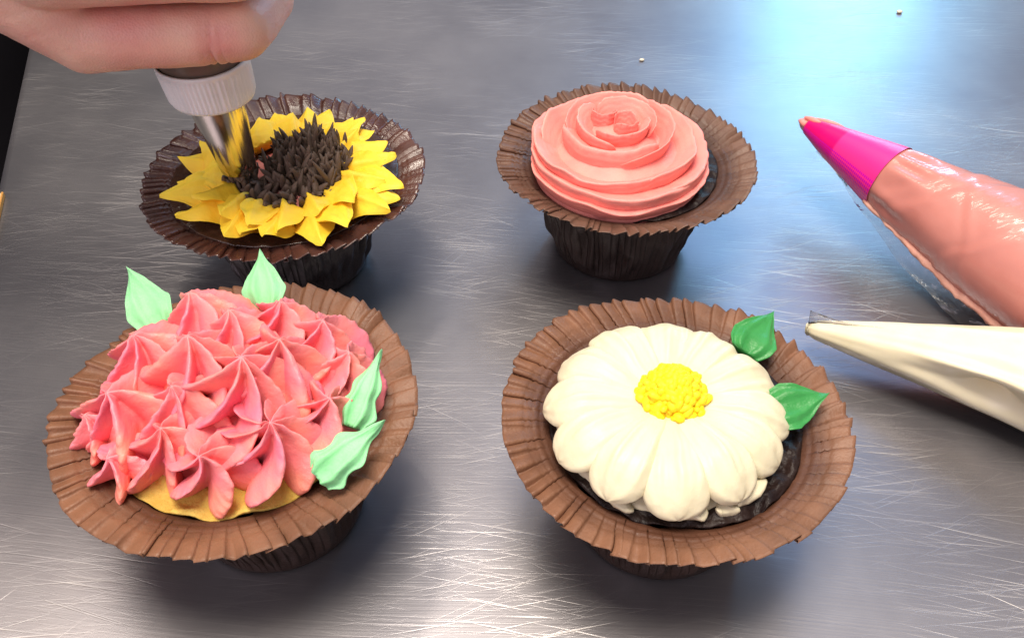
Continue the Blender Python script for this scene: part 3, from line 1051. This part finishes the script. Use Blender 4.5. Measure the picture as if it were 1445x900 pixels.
def label_mat():
    m, nt, N, L, b = new_mat("hot_pink_print")
    tc = N.new("ShaderNodeTexCoord")
    sp = N.new("ShaderNodeSeparateXYZ")
    L.new(tc.outputs["Generated"], sp.inputs[0])
    uv = N.new("ShaderNodeUVMap")
    sp2 = N.new("ShaderNodeSeparateXYZ")
    L.new(uv.outputs[0], sp2.inputs[0])
    r1 = ramp(N, [(0.0, (0.72, 0.0, 0.15)), (0.42, (0.74, 0.0, 0.17)), (0.44, (0.92, 0.03, 0.27))])
    r1.color_ramp.interpolation = 'LINEAR'
    L.new(sp2.outputs[0], r1.inputs[0])
    # halftone dots toward the upper side of the light panel
    vo = N.new("ShaderNodeTexVoronoi")
    vo.inputs["Scale"].default_value = 46
    vo.inputs["Randomness"].default_value = 0
    L.new(uv.outputs[0], vo.inputs["Vector"])
    lt = N.new("ShaderNodeMath")
    lt.operation = 'LESS_THAN'
    L.new(vo.outputs["Distance"], lt.inputs[0])
    lt.inputs[1].default_value = 0.38
    zone = ramp(N, [(0.36, (0, 0, 0)), (0.40, (1, 1, 1)), (0.55, (1, 1, 1)), (0.56, (0, 0, 0))])
    L.new(sp2.outputs[1], zone.inputs[0])
    mm = N.new("ShaderNodeMath")
    mm.operation = 'MULTIPLY'
    L.new(lt.outputs[0], mm.inputs[0])
    L.new(zone.outputs[0], mm.inputs[1])
    mx = N.new("ShaderNodeMix")
    mx.data_type = 'RGBA'
    L.new(mm.outputs[0], mx.inputs[0])
    L.new(r1.outputs[0], mx.inputs[6])
    mx.inputs[7].default_value = (0.62, 0.0, 0.42, 1)
    L.new(mx.outputs[2], b.inputs["Base Color"])
    b.inputs["Roughness"].default_value = 0.35
    return m


def uv_grid(me, nu, nv):
    """u along the bag, v round it, for a (nu x nv) closed tube written by grid_mesh"""
    ul = me.uv_layers.new(name="UVMap")
    co = np.empty(len(me.vertices) * 3)
    me.vertices.foreach_get("co", co)
    co = co.reshape(-1, 3) / CM
    rel = co - pb0
    u = (rel @ ax - 0.3) / 3.9
    v = np.arctan2(rel @ uu, rel @ sd) / (2 * pi) + 0.5
    for l in me.loops:
        ul.data[l.index].uv = (u[l.vertex_index], v[l.vertex_index])


P, ax, sd, uu = sweep(pb0, axis, (0, 0, 1), np.linspace(0.35, 4.1, 40), bag_sec(0.055, 0.02, 5), 96)
me = grid_mesh("printed_band", P, label_mat(), cv=True)
uv_grid(me, 40, 96)
link("printed_band", me, pbag)
# smear of frosting on the tip
n = 40
P, *_ = sweep(pb0 - ax * 0.12, axis, (0, 0, 1), np.linspace(0, 0.42, 10),
              lambda t, a: (np.interp(t, [0, .2, .42], [.05, .2, .26]) * (1 + .25 * np.sin(a * 3)),) * 2, 24)
link("frosting_smear", grid_mesh("frosting_smear", P, M['rose'], cv=True, cap0=True, cap1=True), pbag)
for k, (t0, t1, ang) in enumerate(((0.1, 1.3, 0.9), (0.15, 1.5, 0.1), (0.05, 0.8, -0.5))):
    rows = []
    for t in np.linspace(t0, t1, 14):
        r = np.interp(t, prf_t, prf_r) + 0.05
        a = ang + 0.12 * sin(t * 4 + k) + 2.1
        cpt = pb0 + ax * t + sd * r * cos(a) + uu * r * sin(a)
        w = 0.09 * sin(pi * (t - t0 + 0.05) / (t1 - t0 + 0.1)) + 0.02
        rows.append([cpt + w * (sd * cos(b) + uu * sin(b)) for b in np.linspace(0, 2 * pi, 8, endpoint=False)])
    link("frosting_smear", grid_mesh("frosting_smear", np.array(rows), M['rose'], cv=True, cap0=True, cap1=True), pbag)
# flat welded seam of clear film along the lower side
rows = []
bdir = sd if sd[1] < 0 else -sd
nd_ = bdir * 0.62 - uu * 0.78
vd_ = bdir * 0.78 + uu * 0.62
for t in np.linspace(1.2, Lb, 90):
    r = np.interp(t, prf_t, prf_r)
    w = 0.10 + 0.55 * np.interp(t, [1.2, 3, 5, 7, 10], [0.0, 0.15, 0.7, 1.0, 0.9]) + 0.05 * sin(t * 2.3)
    p = pb0 + ax * t + nd_ * (r * 0.90)
    row = []
    for q in np.linspace(0, 1, 9):
        row.append(p + nd_ * (w + 0.1 * r) * q + vd_ * (0.05 * sin(q * 7 + t * 1.7) + 0.03 * sin(t * 6 + q * 3)) * q)
    rows.append(row)
o = link("seam", grid_mesh("seam", np.array(rows), M['film_grey']), pbag)

# crumbly frosting edge pressed against the seam
rows = []
for t in np.linspace(4.0, Lb, 70):
    r = np.interp(t, prf_t, prf_r)
    c0 = pb0 + ax * t + nd_ * (r * 0.95) + vd_ * r * 0.36
    rw = 0.10 + 0.03 * sin(t * 5.1) * sin(t * 2.3) + 0.05 * np.interp(t, [4, 8], [0, 1])
    rows.append([c0 + rw * (vd_ * 0.8 * cos(b) + nd_ * sin(b)) for b in np.linspace(0, 2 * pi, 18, endpoint=False)])
P = np.array(rows)
P = P + 0.05 * np.stack([fbm(P, 4.0, 900 + j, 3) for j in range(3)], -1)
link("frosting_edge", grid_mesh("frosting_edge", P, cream("pale_salmon_frosting", (0.80, 0.44, 0.34), (0.74, 0.36, 0.27), 0.05), cv=True, cap0=True, cap1=True), pbag)

# --- ivory frosting bag lying on the steel
cb0, cb1 = np.array([9.45, 20.85, 1.05]), np.array([14.95, 18.15, 1.75])
cbag = thing("piping_bag", "glossy ivory cream filled piping bag with a snipped tip and a creased side", "piping bag", (0, 0, 0), 0, "filled piping bags on the table")
caxis = cb1 - cb0
ct = [0, 0.25, 0.7, 2.5, 4.6, 6.5, 9.5, 13]
crd = [0.22, 0.33, 0.42, 0.80, 1.22, 1.62, 2.05, 2.2]


def c_sec(off, seed=2):
    def f(t, a):
        r = np.interp(t, ct, crd) + off
        # a pinched fold on the camera side: ridge at angle a1, dent beside it
        k = sstep(2.0, 5.0, np.array(t)) * (1 - 0.4 * sstep(6.5, 9, np.array(t)))
        q = np.stack([np.cos(a), np.sin(a), 0 * a + t * 0.3], -1)
        a1 = 0.95 - 0.07 * t
        da = (a - a1 + pi) % (2 * pi) - pi
        rid = 0.22 * np.exp(-(da / 0.14) ** 2) - 0.22 * np.exp(-((da + 0.55) / 0.35) ** 2)
        dent = -0.50 * np.exp(-((da + 0.55) / 0.42) ** 2 - ((t - 5.3) / 0.7) ** 2)
        rr = r * (1 + k * rid + dent + 0.05 * fbm(q, 1.0, seed, 3) * min(1, t / 2) + 0.015 * np.sin(a * 9 + t))
        return rr, rr * 0.94
    return f


P, cax, csd, cuu = sweep(cb0, caxis, (0, 0, 1), np.linspace(0, 13, 110), c_sec(0.0), 140)
P[..., 2] = np.maximum(P[..., 2], 0.05)
ivory = cream("bagged_ivory_frosting", (0.86, 0.78, 0.56), (0.84, 0.75, 0.52), 0.12, (0.003, 0.0025, 0.0015), rough=0.34, bump=0.04, spec=0.5)
link("filled_bag", grid_mesh("filled_bag", P, ivory, cv=True, cap0=True, cap1=True), cbag)
P = np.array([[(0.34 * cos(a) * sin(b), 0.34 * sin(a) * sin(b), 0.32 * cos(b)) for a in np.linspace(0, 2 * pi, 20, endpoint=False)]
              for b in np.linspace(0.1, pi - .1, 12)])
P = P * 0.66 + 0.14 * np.stack([fbm(P, 3, 70 + j, 2) for j in range(3)], -1) + cb0 + cax * 0.08
link("frosting_dab", grid_mesh("frosting_dab", P, M['white'], cv=True, cap0=True, cap1=True), cbag)
rows = []
for t in np.linspace(-0.05, 3.4, 16):
    p = cb0 + cax * t + cuu * (np.interp(t, ct, crd) * 0.85)
    q = p + (cuu * 0.5 + csd * (0.4 if csd[1] > 0 else -0.4)) * max(0.04, 0.62 * math.exp(-t * 1.2)) + cax * 0.1 * sin(t * 4)
    rows.append([p, (p + q) / 2 + cuu * 0.03 * sin(t * 7), q])
o = link("film_flap", grid_mesh("film_flap", np.array(rows), M['film_grey']), cbag)
so = o.modifiers.new("thick", 'SOLIDIFY')
so.thickness = 0.0003
bake(o)

# ================================================================== the bag in the hand
hb = thing("piping_bag", "upright piping bag held in the hand with white ribbed coupler ring and metal tip", "piping bag", (-8.58, 24.12, 4.90))
lean = np.array([-0.085, 0.0, 1.0])


def lathe(name, prof, mat, nv=64, mod=None, smooth=True):
    a = np.linspace(0, 2 * pi, nv, endpoint=False)
    rows = []
    for r, z in prof:
        rr = r * np.ones(nv) if mod is None else r + mod(a, r, z)
        rows.append(np.stack([rr * np.cos(a) + lean[0] * z, rr * np.sin(a) + lean[1] * z, z + 0 * a], -1))
    return grid_mesh(name, np.array(rows), mat, cv=True, smooth=smooth)


link("metal_tip", lathe("metal_tip", [(0.46, 0.04), (0.52, 0.0), (0.56, 0.03), (0.61, 0.5), (0.86, 2.55), (0.90, 2.9), (0.80, 2.9)], M['tip']), hb)
ribs = lambda a, r, z: 0.022 * np.where(np.sin(a * 60) > 0, 1, -1) * (1.0 if 2.72 < z < 3.62 else 0)
link("coupler_ring", lathe("coupler_ring", [(0.82, 2.56), (1.15, 2.56), (1.21, 2.60), (1.24, 2.68), (1.25, 2.74), (1.31, 3.60), (1.31, 3.66),
                                            (1.34, 3.72), (1.34, 3.80), (1.27, 3.82), (1.24, 3.70), (1.20, 3.4)], M['ring'], 240, ribs), hb)
link("bag_film", lathe("bag_film", [(1.18, 3.3), (1.20, 3.75), (1.26, 4.1), (1.38, 4.6), (1.55, 5.6), (1.62, 7.0), (1.6, 9.0), (1.3, 11), (0.7, 12.2), (0.4, 13.0), (0.6, 14.2)],
                       plain("brown_filled_bag", (0.16, 0.115, 0.09), 0.38), 72,
                       lambda a, r, z: 0.04 * np.sin(a * 9 + z) * (1 if z > 3.8 else 0)), hb)
for k in range(14):
    a = k * 2 * pi / 14
    o = link("frosting_strand", spikes[k % 6], hb, (0.36 * cos(a), 0.36 * sin(a), 0.10))
    o.rotation_euler = (pi + random.uniform(-.5, .5), random.uniform(-.5, .5), a)
    o.scale = (0.9, 0.9, 0.7)

# ================================================================== person: hand and dark clothing
person = thing("person", "bare right hand and forearm reaching in from the top left corner, black clothing behind", "person", (-30, 34, -60))


def cap(p, r, q, s, V, F, n=20, m=7):
    """tapered capsule from p (radius r) to q (radius s)"""
    p, q = np.array(p, float), np.array(q, float)
    d = q - p
    ln = np.linalg.norm(d)
    d = d / ln
    h = np.array([0, 0, 1.0]) if abs(d[2]) < 0.9 else np.array([1.0, 0, 0])
    x = np.cross(d, h)
    x /= np.linalg.norm(x)
    y = np.cross(d, x)
    rows = []
    for b in np.linspace(pi, pi / 2, m):
        rows.append((p + d * r * cos(b), r * sin(b) + 1e-4))
    for b in np.linspace(pi / 2, 0, m):
        rows.append((q + d * s * cos(b), s * sin(b) + 1e-4))
    o = len(V)
    for c, rr in rows:
        for a in np.linspace(0, 2 * pi, n, endpoint=False):
            V.append((c + rr * (x * cos(a) + y * sin(a))).tolist())
    F += grid_faces(len(rows), n, False, True, o)
    F.append(tuple(o + j for j in range(n)))
    F.append(tuple(o + (len(rows) - 1) * n + j for j in reversed(range(n))))


V, F = [], []
ctr = np.array([-9.15, 24.0])          # bag axis at hand height
# four fingers stacked up the bag, little finger lowest; back of the hand faces the camera
fz = [10.34, 12.38, 14.15, 15.9]
fl_ = [0.93, 1.05, 1.10, 1.07]
rad = [0.80, 0.93, 0.96, 0.93]
mcp = []
for k in range(4):
    z, s, r = fz[k], fl_[k], rad[k]
    yo = (0.0, -0.35, -0.2, 0.0)[k]
    A = (-10.9 - 0.20 * k, 21.9 + yo, z + 0.05 + 0.1 * k)
    B = (-6.95 + 0.30 * (s - .93) * 6, 22.2 + yo, z + (0.12 if k == 0 else 0))
    Cc = (-6.75 + 0.30 * (s - .93) * 5, 24.5 + yo, z - 0.1)
    D = (-8.6, 26.0 + yo, z - 0.1)
    cap(A, r * 1.14, B, r * 0.98, V, F)
    cap(B, r * 0.98, Cc, r * 0.88, V, F)
    cap(Cc, r * 0.88, D, r * 0.76, V, F)
    mcp.append(A)
W0 = np.array([-16.0, 22.6, 15.2])     # wrist
for k in range(4):
    cap(mcp[k], rad[k] * 1.14, W0 + np.array([0.3, 0.1 * k, -0.9 + 0.75 * k]), 1.55, V, F)
# heel of the palm (ulnar side), visible below the little finger
cap((-10.9, 23.0, 10.0), 0.95, (-14.6, 23.2, 13.4), 1.7, V, F)
cap((-10.75, 23.9, 9.2), 0.46, (-12.3, 23.6, 11.2), 0.95, V, F)
cap((-11.3, 24.4, 12.2), 1.2, (-14.8, 24.0, 15.2), 1.7, V, F)
# thumb along the far side
cap((-14.0, 24.8, 15.5), 1.5, (-11.4, 26.2, 15.9), 1.15, V, F)
cap((-11.4, 26.2, 15.9), 1.15, (-9.2, 26.6, 16.4), 0.95, V, F)
cap((-9.2, 26.6, 16.4), 0.95, (-7.0, 25.6, 16.6), 0.75, V, F)
# forearm rising to the left
cap(W0 + np.array([0, 0, 0.2]), 2.35, (-22.0, 24.0, 19.0), 3.1, V, F)
cap((-22.0, 24.0, 19.0), 3.1, (-36.0, 28.0, 27.0), 4.2, V, F)
org = np.array([-30, 34, -60])
me = mesh_from("hand", np.array(V) - org, F, M['skin'], recalc=False)
ho = link("hand", me, person)
rm = ho.modifiers.new("blend", 'REMESH')
rm.mode = 'VOXEL'
rm.voxel_size = 0.0009
rm.use_smooth_shade = True
sm = ho.modifiers.new("soft", 'SMOOTH')
sm.factor = 0.5
sm.iterations = 8
bake(ho)
me = ho.data
co = np.empty(len(me.vertices) * 3)
me.vertices.foreach_get("co", co)
nn = np.empty(len(me.vertices) * 3)
me.vertices.foreach_get("normal", nn)
P = co.reshape(-1, 3) / CM + org
nn = nn.reshape(-1, 3)
d = 0.05 * fbm(P, 0.5, 4, 3) + 0.008 * noise(P, 2.5, 8)
# creases across the little finger near its middle joint, and wrinkles at the heel of the palm
for x0, dep, wd in ((-7.55, 0.13, 0.06), (-7.75, 0.07, 0.05), (-7.28, 0.05, 0.05)):
    xx = x0 + 0.10 * (P[:, 2] - 10.6) + 0.06 * noise(P, 1.5, 3)
    d -= dep * np.exp(-((P[:, 0] - xx) / wd) ** 2) * np.exp(-((P[:, 2] - 10.15) / 0.8) ** 2) * (P[:, 1] < 23)
for q in range(4):
    zz = 10.9 + 0.55 * q + 0.25 * (P[:, 0] + 12) + 0.15 * noise(P, 0.9, 20 + q)
    d -= 0.02 * np.exp(-((P[:, 2] - zz) / 0.05) ** 2) * np.exp(-((P[:, 0] + 12.3) / 1.2) ** 2)
P = P + nn * d[:, None]
me.vertices.foreach_set("co", ((P - org) * CM).ravel())
ho.data.polygons.foreach_set("use_smooth", [True] * len(ho.data.polygons))

# rolled black sleeve and torso standing beyond the table's left edge
def tube(name, pts, rads, nv, mat, seed, flat=1.0, parent=person, amp=0.4):
    pts = np.array(pts, float)
    rows = []
    a = np.linspace(0, 2 * pi, nv, endpoint=False)
    for i in range(len(pts)):
        d = pts[min(i + 1, len(pts) - 1)] - pts[max(i - 1, 0)]
        d /= np.linalg.norm(d)
        x = np.cross(d, [0.3, 0.2, 1] if abs(d[2]) < .8 else [0, 1, 0])
        x /= np.linalg.norm(x)
        y = np.cross(d, x)
        rows.append(pts[i] + np.outer(np.cos(a) * rads[i], x) + np.outer(np.sin(a) * rads[i] * flat, y))
    P = np.array(rows)
    P = P + amp * np.stack([fbm(P, 0.12, seed + j, 3) for j in range(3)], -1) - org
    return link(name, grid_mesh(name, P, mat, cv=True, cap0=True, cap1=True), parent)


tz = np.linspace(0, 1, 36)
tx = np.interp(tz, [0, .5, .7, 1], [-53, -50, -44, -27])
ty = np.interp(tz, [0, .5, .7, 1], [56, 58, 62, 68])
tzz = np.interp(tz, [0, .5, .7, 1], [-80, -12, 14, 62])
tr = np.interp(tz, [0, .3, .55, .85, .96, 1], [17, 19, 17, 20, 16, 9])
tube("apron", list(zip(tx, ty, tzz)), tr, 72, M['apron'], 3, 0.85, amp=1.2)
tube("sleeve", [(-31, 26.6, 23.6), (-33, 28.5, 25.4), (-36, 32, 29), (-41, 40, 37), (-43, 46, 41), (-40, 55, 47), (-36, 62, 52)], [4.9, 5.1, 5.3, 5.8, 6.2, 7, 8], 40, M['apron'], 9, 1.0, amp=0.5)

# small card at the table's left edge
card = thing("paper_card", "small cream card with an orange edge at the table's left edge", "card", (-20.35, 27.6, 0.0))
a = radians(74)
def rbox(name, cx, cy, cz, sx, sy, sz, mat, parent):
    bm = bmesh.new()
    bmesh.ops.create_cube(bm, size=1.0)
    bmesh.ops.scale(bm, vec=(sx * CM, sy * CM, sz * CM), verts=bm.verts)
    bmesh.ops.bevel(bm, geom=bm.edges[:], offset=min(sx, sy, sz) * 0.2 * CM, segments=2, affect='EDGES')
    me = bpy.data.meshes.new(name)
    bm.to_mesh(me)
    bm.free()
    me.materials.append(mat)
    return link(name, me, parent, (cx, cy, cz))
c1 = rbox("card_sheet", 0, 0, 0.11, 1.7, 3.0, 0.2, M['card'], card)
c2 = rbox("card_edge", 0.89, 0, 0.11, 0.08, 3.0, 0.22, M['card_edge'], card)
card.rotation_euler = (0, 0, radians(15))

for k, (x, y, rr, lab) in enumerate(((19.92, 45.0, 0.16, "pale sugar crumb on bare steel near the top edge, right of the blue reflection"),
                                     (6.15, 40.0, 0.12, "pale sugar crumb on the steel behind the rose cupcake"),)):
    P = np.array([[(rr * cos(t) * sin(b), rr * 0.7 * sin(t) * sin(b), rr * 0.5 * cos(b)) for t in np.linspace(0, 2 * pi, 12, endpoint=False)]
                  for b in np.linspace(0.1, pi - .1, 8)])
    P = P * (1 + 0.25 * noise(P, 9, 800 + k))[..., None]
    o = link("sugar_crumb", grid_mesh("sugar_crumb", P, M['card'], cv=True, cap0=True, cap1=True, smooth=False), None, (x, y, rr * 0.45))
    tag(o, lab, "crumb", "crumbs on the steel table")
